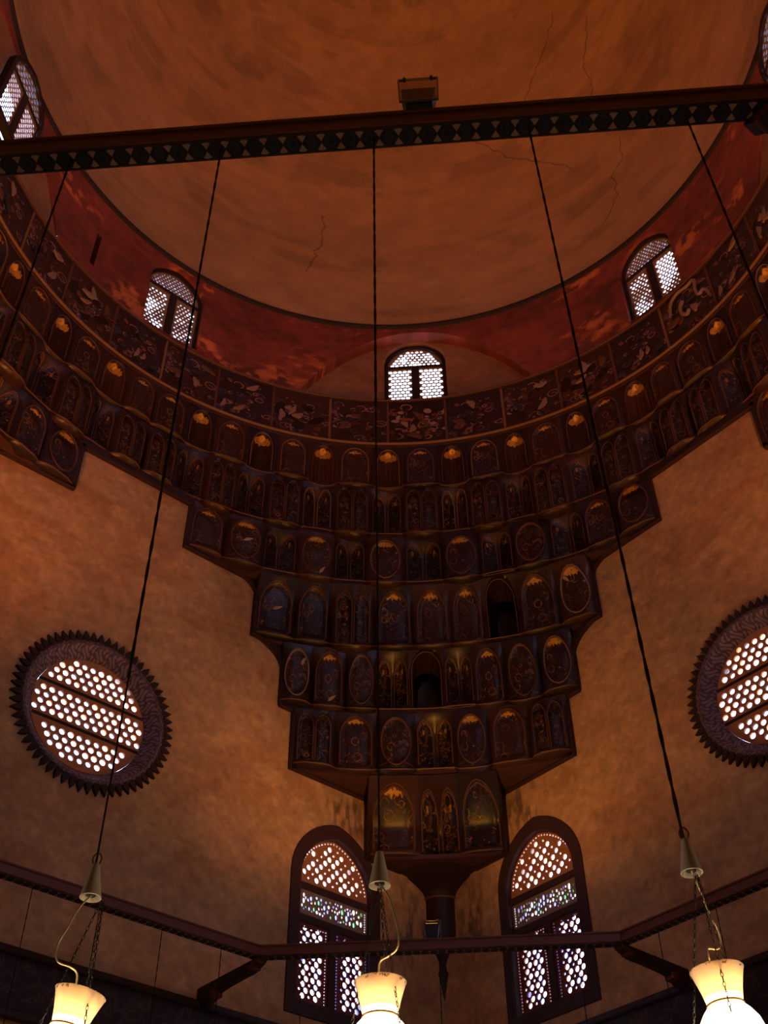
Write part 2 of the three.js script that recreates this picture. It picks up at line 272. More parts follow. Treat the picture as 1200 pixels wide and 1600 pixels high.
// round windows
function roundWindow(side, label) {
  reseed(side < 0 ? 900 : 901);
  const o = group('window_' + windowNo++); o.position.copy(wallPoint(side, ROUND.s, ROUND.h)); o.rotation.y = wallTurn(side); struct(o, label, 'round window');
  // toothed stone collar: every wedge its own piece
  const wedge = (() => { const a = 0.031, s = polyShape([[1.60 * Math.sin(-a * 1.25), 1.60], [1.60 * Math.sin(a * 1.25), 1.60], [1.745 * Math.sin(a * 1.2), 1.745], [1.80 * Math.sin(a * 0.95), 1.80], [0, 1.915], [-1.80 * Math.sin(a * 0.95), 1.80], [-1.745 * Math.sin(a * 1.2), 1.745]]); const g = new THREE.ExtrudeGeometry(s, { depth: 0.09, bevelEnabled: true, bevelSize: 0.008, bevelThickness: 0.008, bevelSegments: 1 }); g.translate(0, 0, -0.02); return g; })();
  for (let i = 0; i < 62; i++) { const w = mesh('wedge_stone', wedge, M.frameWedge, o); w.rotation.z = i / 62 * Math.PI * 2; }
  const ring = new THREE.LatheGeometry([[1.70, 0.03], [1.69, 0.075], [1.60, 0.085], [1.585, 0.06], [1.34, -0.2], [1.33, -0.27], [1.7, -0.27]].map(p => new THREE.Vector2(p[0], p[1])), 96); ring.rotateX(Math.PI / 2);
  mesh('reveal_ring', ring, M.reveal, o);
  const R = 1.33, bars = [0.42, -0.42];
  const limits = [[0.45, R], [-0.39, 0.39], [-R, -0.45]];
  limits.forEach(([lo, hi]) => {
    const pts = []; const N = 26, a0 = Math.asin(clamp(lo / R, -1, 1)), a1 = Math.asin(clamp(hi / R, -1, 1));
    for (let i = 0; i <= N; i++) { const t = a0 + (a1 - a0) * i / N; pts.push([R * Math.cos(t), R * Math.sin(t)]); }
    for (let i = N; i >= 0; i--) { const t = a0 + (a1 - a0) * i / N; pts.push([-R * Math.cos(t), R * Math.sin(t)]); }
    const clean = pts.filter((p, i) => !i || Math.hypot(p[0] - pts[i - 1][0], p[1] - pts[i - 1][1]) > 1e-4);
    if (Math.hypot(clean[0][0] - clean[clean.length - 1][0], clean[0][1] - clean[clean.length - 1][1]) < 1e-4) clean.pop();
    const holes = []; const dy = 0.168, dx = 0.204;
    const rows = Math.floor((Math.min(hi, 1.29) - Math.max(lo, -1.29) - 0.06) / dy), y0 = (Math.min(hi, 1.27) + Math.max(lo, -1.27)) / 2 - (rows - 1) * dy / 2;
    for (let j = 0; j < rows; j++) for (let i = -8; i <= 8; i++) { const x = (i + (j % 2) * 0.5) * dx, y = y0 + j * dy; if (Math.hypot(x, y) < R - 0.062) holes.push({ x, y, r: 0.066 + rnd() * 0.006 }); }
    const pl = plate(polyShape(clean), holes, 0.05, M.stucco, o, 'stucco_panel', -0.2);
    for (const h of holes) roundel('glass_roundel', h.x, h.y, -0.235, h.r, [G.clear, G.clear, G.grey, G.dim, G.amber, G.dim][rnd() * 6 | 0], pl);
  });
  for (const y of bars) { const L = Math.sqrt(R * R - y * y) * 2; mesh('bar', rbox(L, 0.055, 0.07, 0.012, 0, y, -0.2), M.frameDark, o); }
  return o;
}
const revealTex = dataTex(1536, 128, (u, v) => { const x = u * 50 * Math.PI, y = v * 20; const w = Math.sin(x * 2.2 + 2.5 * Math.sin(y * 1.6)) * Math.cos(y * 2 + 2 * Math.sin(x * 1.1)), k = w > 0.15 ? 1.25 : 0.72; const n = 0.85 + 0.3 * fbm(u * 30, v * 8, 9, 3); return [112 * k * n, 86 * k * n, 84 * k * n]; });
M.reveal = std({ map: revealTex, roughness: 0.7 });
M.frameWedge = std({ color: 0x2e1a14, roughness: 0.85 });
roundWindow(-1, 'round window in a toothed dark collar on the wall left of the corner');
roundWindow(1, 'round window in a toothed dark collar cut by the right picture edge');

// tall arched windows
function archWindow(side, label) {
  reseed(side < 0 ? 1200 : 1234);
  const o = group('window_' + windowNo++); o.position.copy(wallPoint(side, ARCH.s, 0)); o.rotation.y = wallTurn(side); struct(o, label, 'arched window');
  const fr = pointedArch(new THREE.Shape(), 1.29, 8.86, 11.98, 13.42); fr.holes.push(pointedArch(new THREE.Path(), 1.03, 9.14, 11.93, 13.08, 0, true));
  const fg = new THREE.ExtrudeGeometry(fr, { depth: 0.24, bevelEnabled: true, bevelSize: 0.015, bevelThickness: 0.015, bevelSegments: 1 }); fg.translate(0, 0, -0.22); mesh('frame', fg, M.frameBrown, o);
  const hw = 1.03, z = -0.12;
  const archPts = (lo) => { const p = []; for (let i = 0; i <= 24; i++) { const t = i / 24 * Math.PI; p.push([1.04 * Math.cos(t), 11.93 + 1.15 * (0.86 * Math.sin(t) + 0.14 * (1 - Math.abs(Math.cos(t))))]); } p.push([-1.04, lo]); p.push([1.04, lo]); return p; };
  // lunette
  let holes = [], small = [];
  for (let j = 0; j < 12; j++) for (let i = -7; i <= 7; i++) { const x = (i + (j % 2) * 0.5) * 0.235, y = 11.96 + j * 0.125; if (inArch(x, y, hw, 11.93, 13.08, 0.17)) { if ((i + (j >> 1) + 30) % 3) holes.push({ x, y, r: 0.058, ry: 0.066 }); else small.push({ x, y, r: 0.03 }); } }
  for (let i = 1; i < 34; i++) { const t = i / 34 * Math.PI; small.push({ x: (hw - 0.075) * Math.cos(t), y: 11.93 + (1.15 - 0.075) * (0.86 * Math.sin(t) + 0.14 * (1 - Math.abs(Math.cos(t)))), r: 0.026 }); }
  let pl = plate(polyShape(archPts(11.80)), [...holes, ...small.map(h => ({ ...h, n: 7 }))], 0.04, M.stucco, o, 'lunette_panel', z);
  for (const h of holes) roundel('pane', h.x, h.y, z - 0.035, h.r, [G.clear, G.white, G.clear, G.grey][rnd() * 4 | 0], pl, h.ry);
  discs(small, z - 0.03, G.clear, pl, 'border_panes');
  // leafy middle panel in green, blue and white glass
  holes = []; for (let k = 0; k < 900 && holes.length < 130; k++) { const x = (rnd() - 0.5) * 1.8, y = 11.14 + rnd() * 0.44, r = 0.018 + rnd() * 0.022, ry = r * (1 + rnd() * 1.2); if (Math.abs(x) > hw - 0.16 || y < 11.15 + ry || y > 11.6 - ry) continue; if (holes.every(h => Math.hypot((h.x - x), (h.y - y) * 0.75) > h.r + r + 0.018)) holes.push({ x, y, r, ry, n: 8 }); }
  const bord = []; for (let j = 0; j < 8; j++) for (const s of [-1, 1]) bord.push({ x: s * (hw - 0.08), y: 11.16 + j * 0.058, r: 0.024, n: 7 });
  pl = plate(polyShape([[-1.04, 11.07], [1.04, 11.07], [1.04, 11.66], [-1.04, 11.66]]), [...holes, ...bord], 0.04, M.stuccoGrey, o, 'foliate_panel', z);
  const cols = [[], [], [], []]; holes.forEach(h => cols[rnd() * 4 | 0].push(h));
  ['green', 'clear', 'blue', 'white'].forEach((c, i) => discs(cols[i], z - 0.03, G[c], pl, c + '_panes')); discs(bord, z - 0.03, G.clear, pl, 'border_panes');
  // two lower lights
  for (const s of [-1, 1]) {
    const x0 = s < 0 ? -1.04 : 0.1, x1 = s < 0 ? -0.1 : 1.04, cx = (x0 + x1) / 2;
    holes = []; small = [];
    for (let j = 0; j < 13; j++) for (let i = -2; i <= 2; i++) { const x = cx + (i + (j % 2) * 0.5) * 0.175, y = 9.33 + j * 0.122; if (Math.abs(x - cx) < 0.33) { if ((i + j * 2 + 20) % 4) holes.push({ x, y, r: 0.062, ry: 0.066 }); else small.push({ x, y, r: 0.034 }); } }
    for (let j = 0; j <= 24; j++) for (const e of [x0 + 0.06, x1 - 0.06]) small.push({ x: e, y: 9.2 + j * 0.068, r: 0.022 });
    for (let i = 1; i <= 10; i++) for (const e of [9.2, 10.83]) small.push({ x: x0 + 0.06 + i * (x1 - x0 - 0.12) / 11, y: e, r: 0.022 });
    pl = plate(polyShape([[x0, 9.12], [x1, 9.12], [x1, 10.9], [x0, 10.9]]), [...holes, ...small.map(h => ({ ...h, n: 7 }))], 0.04, M.stuccoRed, o, 'lower_panel', z);
    for (const h of holes) roundel('pane', h.x, h.y, z - 0.035, h.r, [G.clear, G.white, G.clear, G.blue, G.clear][rnd() * 5 | 0], pl, h.ry);
    discs(small, z - 0.03, s < 0 ? G.clear : G.blue, pl, 'border_panes');
  }
  mesh('transom', rbox(2.1, 0.16, 0.1, 0.015, 0, 11.73, z), M.frameBrown, o); mesh('transom', rbox(2.1, 0.17, 0.1, 0.015, 0, 10.985, z), M.frameBrown, o);
  mesh('mullion', rbox(0.2, 1.82, 0.1, 0.015, 0, 10.01, z), M.frameBrown, o);
}
M.frameBrown = std({ color: 0x3d2014, roughness: 0.8 });
archWindow(-1, 'tall arched stained glass window left of the corner stalk');
archWindow(1, 'tall arched stained glass window right of the corner stalk');

// drum windows: a lunette over two lights, pierced stucco with glass behind
function drumWindow(az, label, worn) {
  reseed(3000 + Math.round(az * 100));
  const coarse = Math.abs(az) > 1, r = RD + (az === 0 ? NICHE.depth : 0) + (coarse ? -0.15 : 0.22);
  const o = group('window_' + windowNo++); const p = polar(az, r, 0); o.position.set(p[0], p[1], p[2]); o.rotation.y = -az; struct(o, label, 'drum window');
  const hw = 1.0, f = pointedArch(new THREE.Shape(), hw, 26.5, 28.75, 29.78); f.holes.push(pointedArch(new THREE.Path(), 0.86, 26.68, 28.75, 29.58, 0, true));
  const fg = new THREE.ExtrudeGeometry(f, { depth: 0.2, bevelEnabled: false }); fg.translate(0, 0, -0.1); mesh('frame', fg, M.frameDark, o);
  mesh('transom', rbox(1.8, 0.12, 0.12, 0.02, 0, 28.66, 0), M.frameDark, o); mesh('mullion', rbox(0.24, 2.0, 0.12, 0.02, 0, 27.62, 0), M.frameDark, o);
  // lunette
  const big = worn ? 0.062 : 0.036; let holes = [];
  const dx = worn ? 0.145 : coarse ? 0.19 : 0.12;
  for (let j = 0; j < 9; j++) for (let i = -8; i <= 8; i++) { const x = (i + (j % 2) * 0.5) * dx, y = 28.80 + j * dx * 0.86; if (inArch(x, y, 0.86, 28.75, 29.58, 0.07)) holes.push({ x, y, r: (coarse ? 0.074 : big) * (0.75 + 0.4 * rnd()), n: 8 }); }
  const lun = []; for (let i = 0; i <= 20; i++) { const t = i / 20 * Math.PI; lun.push([0.87 * Math.cos(t), 28.75 + 0.84 * (0.86 * Math.sin(t) + 0.14 * (1 - Math.abs(Math.cos(t))))]); } lun.push([-0.87, 28.7], [0.87, 28.7]);
  const thin = coarse ? 0.01 : 0.04; let pl = plate(polyShape(lun), holes, thin, M.stuccoGrey, o, 'lunette_panel', 0.02);
  discs(holes, coarse ? 0.012 : -0.005, worn ? G.white : G.grey, pl, 'lunette_panes');
  for (const s of [-1, 1]) {
    const x0 = s < 0 ? -0.87 : 0.11, x1 = s < 0 ? -0.11 : 0.87, cx = (x0 + x1) / 2; holes = [];
    const d = worn ? 0.152 : 0.135; const gap = worn ? 0 : (s < 0) === (az < 0 || az > 1) ? 0.55 : 0.1;
    for (let j = 0; j < 14; j++) for (let i = -3; i <= 3; i++) { const x = cx + (i + (j % 2) * 0.5) * d, y = 26.78 + j * d * 0.93; if (Math.abs(x - cx) > 0.33 || y > 28.53) continue; const lost = worn ? 1 : smooth(0.3, 0.7, fbm(x * 2.2 + az * 7, y * 2.2, 5, 2) + gap * 0.35 - 0.1); holes.push({ x, y, r: worn ? 0.069 : coarse ? 0.056 : 0.034 + 0.027 * lost, n: 8 }); }
    pl = plate(polyShape([[x0, 26.6], [x1, 26.6], [x1, 28.62], [x0, 28.62]]), holes, thin, M.stuccoGrey, o, 'pierced_panel', 0.02);
    discs(holes, coarse ? 0.012 : -0.005, worn ? G.white : G.clear, pl, 'light_panes');
  }
}
drumWindow(0, 'bright white arched window at the middle of the drum above the muqarnas', true);
drumWindow(-45 * RAD, 'pierced arched drum window left of the middle, crossed by a rope', false);
drumWindow(45 * RAD, 'pierced arched drum window right of the middle, over the curled relief', false);
drumWindow(-86.5 * RAD, 'drum window at the far left above the painted beam', false);
drumWindow(86.5 * RAD, 'drum window cut by the upper right picture edge', false);

for (const [a, where] of [[135, 'right']]) {                       // plainly glazed drum window behind the viewer
  const az = a * RAD, o = group('window_' + windowNo++), p = polar(az, RD + 0.25, 0); o.position.set(p[0], p[1], p[2]); o.rotation.y = -az; struct(o, 'drum window behind the viewer on the ' + where, 'drum window');
  mesh('pane', new THREE.ShapeGeometry(pointedArch(new THREE.Shape(), 1.0, 26.5, 28.75, 29.78)), G.clear, o); mesh('transom', rbox(1.8, 0.12, 0.12, 0.02, 0, 28.66, 0.05), M.frameDark, o); mesh('mullion', rbox(0.12, 2.0, 0.12, 0.02, 0, 27.62, 0.05), M.frameDark, o);
}

// ------------------------------------------------------------------ muqarnas pendentives
const GOLD = '#c98d2e', RIM = '#7a4a24';
function scrolls(c, x, y, w, h, n, cols, lw) { for (let i = 0; i < n; i++) { c.strokeStyle = cols[rnd() * cols.length | 0]; c.lineWidth = lw * (0.6 + rnd()); const cx = x + rnd() * w, cy = y + rnd() * h, r = 4 + rnd() * 12; c.beginPath(); c.arc(cx, cy, r, rnd() * 6, rnd() * 6 + 3); c.stroke(); if (rnd() < 0.5) { c.fillStyle = cols[rnd() * cols.length | 0]; c.beginPath(); c.ellipse(cx + r, cy, 3 + rnd() * 4, 2 + rnd() * 2, rnd() * 3, 0, 7); c.fill(); } } }
function archPath(c, cx, hw, yb, ys, yt) { c.beginPath(); c.moveTo(cx - hw, yb); c.lineTo(cx - hw, ys); c.bezierCurveTo(cx - hw, ys - (ys - yt) * 0.65, cx - hw * 0.45, yt + 3, cx, yt); c.bezierCurveTo(cx + hw * 0.45, yt + 3, cx + hw, ys - (ys - yt) * 0.65, cx + hw, ys); c.lineTo(cx + hw, yb); c.closePath(); }
const CW = 160, CH = 224;
function cellTexture(type, sd) {
  return canvasTex(CW, CH, (c) => {
    reseed(5000 + sd * 31 + type.charCodeAt(0) * 7);
    const bases = ['#36201a', '#2c1d24', '#40231a', '#241715'], base = bases[sd % 4];
    c.fillStyle = base; c.fillRect(0, 0, CW, CH);
    for (let i = 0; i < 240; i++) { c.fillStyle = ['rgba(20,10,8,0.25)', 'rgba(120,66,34,0.16)', 'rgba(40,34,70,0.22)'][rnd() * 3 | 0]; c.fillRect(rnd() * CW, rnd() * CH, 2 + rnd() * 14, 1 + rnd() * 4); }
    const inks = ['#6a421c', '#4e2b15', '#94651f', '#5c4c3c', '#2c3150', '#3a2114'];
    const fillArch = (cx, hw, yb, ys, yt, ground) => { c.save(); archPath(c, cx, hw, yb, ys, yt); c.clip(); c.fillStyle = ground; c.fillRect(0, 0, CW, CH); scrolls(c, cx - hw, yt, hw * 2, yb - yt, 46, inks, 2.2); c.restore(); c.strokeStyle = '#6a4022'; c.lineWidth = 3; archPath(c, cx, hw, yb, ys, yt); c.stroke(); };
    const gilt = (cx, hw, y0, y1) => { c.fillStyle = '#d29a38'; c.beginPath(); c.moveTo(cx - hw, y0); for (let i = 0; i <= 12; i++) c.lineTo(cx - hw + hw * i / 6, y1 - 10 * Math.abs(Math.sin(i * 1.9)) - 5 * rnd()); c.lineTo(cx + hw, y0); c.closePath(); c.fill(); c.fillStyle = '#7a4a18'; for (let i = 0; i < 14; i++) c.fillRect(cx - hw + rnd() * hw * 2, y0 + rnd() * (y1 - y0), 2 + rnd() * 5, 1 + rnd() * 4); };
    if (type === 'N') { c.fillStyle = ['#4c2b16', '#3e2114', '#57301a'][sd % 3]; archPath(c, 80, 54, 206, 84, 16); c.fill(); c.save(); archPath(c, 80, 50, 204, 84, 16); c.clip(); gilt(80, 52, 14, 62); c.strokeStyle = '#2a1710'; c.lineWidth = 5; for (const x of [62, 80, 98]) { c.beginPath(); c.moveTo(x, 80); c.lineTo(x + (x - 80) * 0.3, 204); c.stroke(); } scrolls(c, 40, 84, 80, 110, 10, ['#6a3c1c', '#2a1712'], 2); c.restore(); }
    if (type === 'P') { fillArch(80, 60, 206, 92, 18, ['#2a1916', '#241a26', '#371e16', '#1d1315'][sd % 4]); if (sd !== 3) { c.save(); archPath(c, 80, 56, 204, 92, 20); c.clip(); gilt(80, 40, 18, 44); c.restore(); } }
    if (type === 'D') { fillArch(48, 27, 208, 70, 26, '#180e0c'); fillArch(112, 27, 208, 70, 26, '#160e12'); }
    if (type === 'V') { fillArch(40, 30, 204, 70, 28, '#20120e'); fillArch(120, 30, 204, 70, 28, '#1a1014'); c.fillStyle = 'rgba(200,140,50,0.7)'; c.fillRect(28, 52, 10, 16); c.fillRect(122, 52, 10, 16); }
    if (type === 'O') { c.save(); c.beginPath(); c.ellipse(80, 112, 58, 92, 0, 0, 7); c.clip(); c.fillStyle = ['#2c1813', '#26161e', '#35200f'][sd % 3]; c.fillRect(0, 0, CW, CH); scrolls(c, 22, 20, 116, 184, 70, inks, 2.2); if (sd < 3) gilt(80, 34, 20, 54); c.restore(); c.strokeStyle = '#8c5a30'; c.lineWidth = 4; c.beginPath(); c.ellipse(80, 112, 58, 92, 0, 0, 7); c.stroke(); c.strokeStyle = '#6a4022'; c.lineWidth = 3; c.beginPath(); c.moveTo(14, 212); c.lineTo(60, 190); c.lineTo(80, 214); c.lineTo(100, 190); c.lineTo(146, 212); c.stroke(); }
    if (type === 'B') { // painted cartouche panel of the inscription band
      const pale = ['#8b6a5c', '#a07d6c', '#6b5a68', '#7a4a34']; for (let i = 0; i < 26; i++) { c.fillStyle = [pale[rnd() * 4 | 0], '#1a0f10', '#2a2a44', '#5a2416'][rnd() * 4 | 0]; c.beginPath(); c.ellipse(rnd() * CW, 30 + rnd() * 170, 5 + rnd() * 15, 3 + rnd() * 8, rnd() * 3, 0, 7); c.fill(); } scrolls(c, 8, 24, 144, 180, 40, ['#8b6a5c', '#a07860', '#4a2a20', '#3c4266'], 2.6); if (sd === 2) { c.fillStyle = '#130c0c'; for (let i = 0; i < 5; i++) { c.beginPath(); c.ellipse(20 + rnd() * 120, 40 + rnd() * 140, 14 + rnd() * 22, 10 + rnd() * 16, rnd() * 3, 0, 7); c.fill(); } } if (sd === 3) { c.fillStyle = '#a98a76'; for (let i = 0; i < 9; i++) { c.beginPath(); c.ellipse(rnd() * CW, 30 + rnd() * 160, 5 + rnd() * 16, 4 + rnd() * 9, rnd() * 3, 0, 7); c.fill(); } }
    }
  });
}
const cellMats = {};
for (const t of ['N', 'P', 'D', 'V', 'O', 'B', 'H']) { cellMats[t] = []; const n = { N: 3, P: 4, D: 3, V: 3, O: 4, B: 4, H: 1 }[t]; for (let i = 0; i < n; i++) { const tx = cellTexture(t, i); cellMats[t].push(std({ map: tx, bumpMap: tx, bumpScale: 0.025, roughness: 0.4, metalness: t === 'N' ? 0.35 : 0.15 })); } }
// tiers from the corner upward: [bottom, top, radius at bottom, radius at top, cell types from one wall to the other]
const BASE = 12.9;
const alt = (n, a, b) => Array.from({ length: n }, (_, i) => i % 2 ? b : a);
const TIERS = [
  { h0: 12.98, h1: 14.40, r0: 12.58, r1: 11.33, cells: ['P', 'V', 'P'] },
  { h0: 14.55, h1: 16.02, r0: 11.29, r1: 11.12, cells: ['D', 'P', 'O', 'V', 'O', 'P', 'D'] },
  { h0: 16.14, h1: 17.68, r0: 11.08, r1: 10.74, cells: ['O', 'P', 'O', 'V', 'H', 'V', 'P', 'O', 'O'] },
  { h0: 17.80, h1: 19.34, r0: 10.71, r1: 10.16, cells: ['P', 'P', 'D', 'P', 'P', 'P', 'H', 'P', 'O'] },
  { h0: 19.46, h1: 20.92, r0: 10.127, r1: 10.02, cells: ['P', 'O', 'V', 'O', 'V', 'O', 'V', 'O', 'V', 'O', 'V', 'P', 'O'] },
  { h0: 21.04, h1: 22.72, r0: 9.99, r1: 9.92, cells: alt(17, 'D', 'V') },
  { h0: 22.82, h1: 24.30, r0: 9.92, r1: 9.86, cells: alt(17, 'P', 'N') }
];
const phi = r => r * Math.SQRT1_2 > 0 && r > H ? Math.PI / 4 - Math.acos(H / r) : Math.PI / 4;
const AX = [0, 0, -corner[2]];                       // the dome axis seen from a pendentive's own origin (its corner)
const loc = (az, r, h) => [r * Math.sin(az), h - BASE, AX[2] - r * Math.cos(az)];
function cellSurface(T, type, az, w, push = 0, drop = 0) {
  const D = { N: 0.22, P: 0.08, D: 0.09, V: 0.34, O: 0.05, H: 1.15, B: 0.0 }[type], bulge = { N: 0.02, P: 0.13, D: 0.26, V: 0, O: 0.2, H: 0, B: 0.02 }[type] + push;
  const ease = v => { const t = clamp((v - 0.42) / 0.58, 0, 1); return Math.pow(t, 1.7); };
  const shape = (u, v) => {
    let rec = 0;
    const arch = (cu, hw, vb, vs, vt) => { const x = Math.abs(u - cu) / hw; if (v < vb || v > vt) return 0; const lim = v < vs ? 1 : Math.sqrt(Math.max(0, 1 - ((v - vs) / (vt - vs)) ** 2)); if (lim < 1e-4) return 0; const e = 1 - x / lim; return e > 0 ? e : 0; };
    if (type === 'N') { const e = arch(0, 0.68, 0.06, 0.58, 0.94); rec = e > 0 ? Math.sqrt(1 - (1 - e) ** 2) * smooth(0.04, 0.12, v) : 0; }
    if (type === 'P') { const e = arch(0, 0.75, 0.06, 0.58, 0.93); rec = smooth(0, 0.16, e); }
    if (type === 'D') { rec = Math.max(smooth(0, 0.25, arch(-0.4, 0.34, 0.05, 0.66, 0.91)), smooth(0, 0.25, arch(0.4, 0.34, 0.05, 0.66, 0.91))); }
    if (type === 'V') { rec = Math.pow(1 - Math.abs(u), 0.9) * smooth(0, 0.06, v) * (1 - smooth(0.72, 1, v)); }
    if (type === 'O') { const q = Math.hypot(u / 0.74, (v - 0.5) / 0.42); rec = smooth(0, 0.14, 1 - q); }
    if (type === 'H') { const e = arch(0, 0.8, 0.03, 0.7, 0.97); rec = smooth(0, 0.2, e); }
    const facet = Math.min(1, 1.25 * Math.pow(1 - Math.min(1, Math.abs(u)), 0.5));
    let r = T.r0 + (T.r1 - T.r0) * ease(v) + D * rec - bulge * facet * (1 - 0.9 * smooth(0.55, 1, v));
    const a = az + u * w / 2; if (T.h0 < 20.5) { const wall = (H - 0.02) / Math.cos(Math.PI / 4 - Math.abs(a)); if (r > wall) r = wall; }
    return r;
  };
  return (u, v, lift = 0) => {                            // v below 0 curls the foot of the cell back under the tier
    const foot = drop * Math.sqrt(Math.max(0, 1 - u * u)), vv = Math.max(v, 0), h = T.h0 - foot + (T.h1 - T.h0 + foot) * vv;
    let r = shape(u, vv); if (v < 0) r = r + (T.r0 + 0.16 - r) * Math.min(1, -v * 8);
    return loc(az + u * w / 2, r - lift, h - (v < 0 ? 0.03 * Math.sin(Math.min(1, -v * 8) * 3.1) : 0));
  };
}
function rimPath(type) {
  const arc = (cu, hw, vb, vs, vt) => { const p = [[cu - hw, vb]]; for (let i = 0; i <= 16; i++) { const t = Math.PI - i / 16 * Math.PI; p.push([cu + hw * Math.cos(t), vs + (vt - vs) * Math.sin(t)]); } p.push([cu + hw, vb]); return p; };
  if (type === 'N') return [arc(0, 0.68, 0.08, 0.58, 0.94)]; if (type === 'P') return [arc(0, 0.78, 0.07, 0.58, 0.94)];
  if (type === 'D') return [arc(-0.4, 0.35, 0.05, 0.66, 0.92), arc(0.4, 0.35, 0.05, 0.66, 0.92)];
  if (type === 'V') return [arc(-0.5, 0.4, 0.08, 0.68, 0.9), arc(0.5, 0.4, 0.08, 0.68, 0.9)];
  if (type === 'O') { const p = []; for (let i = 0; i < 24; i++) { const t = i / 24 * Math.PI * 2; p.push([0.75 * Math.cos(t), 0.5 + 0.43 * Math.sin(t)]); } p.closed = true; return [p]; }
  if (type === 'H') return [arc(0, 0.82, 0.03, 0.7, 0.97)];
  return [];
}
const partName = { N: 'hooded_niche', P: 'arched_panel', D: 'lancet_pair', V: 'folded_niche', O: 'oval_panel', H: 'broken_niche' };
function shelfGeo(r, h, t, spread) {                 // flat board that closes a tier from below
  const f = phi(r) , sh = new THREE.Shape(), N = 40; const pts = [];
  for (let i = 0; i <= N; i++) { const a = -f + 2 * f * i / N; pts.push([r * Math.sin(a), r * Math.cos(a)]); }
  if (r > H) pts.push([0, 14.14]); else { pts.push([10.64 * Q * 1 + 0, 10.64 * Q + 0]); pts.push([0, 10.64 * Math.SQRT2]); pts.push([-10.64 * Q, 10.64 * Q]); }
  pts.forEach((p, i) => i ? sh.lineTo(p[0], p[1]) : sh.moveTo(p[0], p[1])); sh.closePath();
  const g = new THREE.ExtrudeGeometry(sh, { depth: t, bevelEnabled: false }); g.rotateX(-Math.PI / 2);   // (x, y) -> (x, z = -y)
  g.translate(0, h - BASE, AX[2]); return g;
}
function lipGeo(r, h, rad, amp = 0, n = 0) { const f = phi(r), pts = []; const N = 64; for (let i = 0; i <= N; i++) { const a = -f + 2 * f * i / N; pts.push(loc(a, r, h + amp * Math.abs(Math.sin(a / f * n * Math.PI / 2)))); } return tube(pts, rad, 96, 5); }
const CHIPS = [[2, 0, 0.35, 0.72], [2, 1, 0.2, 0.15], [3, 8, -0.35, 0.75], [4, 6, -0.1, 0.1], [4, 3, 0.3, 0.12], [4, 1, 0.1, 0.5], [3, 0, 0.1, 0.55]];
const chipGeo = new THREE.ExtrudeGeometry(polyShape([[-0.13, -0.03], [-0.04, -0.045], [0.06, -0.02], [0.14, 0.015], [0.05, 0.035], [-0.05, 0.03]]), { depth: 0.02, bevelEnabled: true, bevelSize: 0.005, bevelThickness: 0.005, bevelSegments: 1 });
M.chip = std({ color: 0xb09684, roughness: 0.8 });
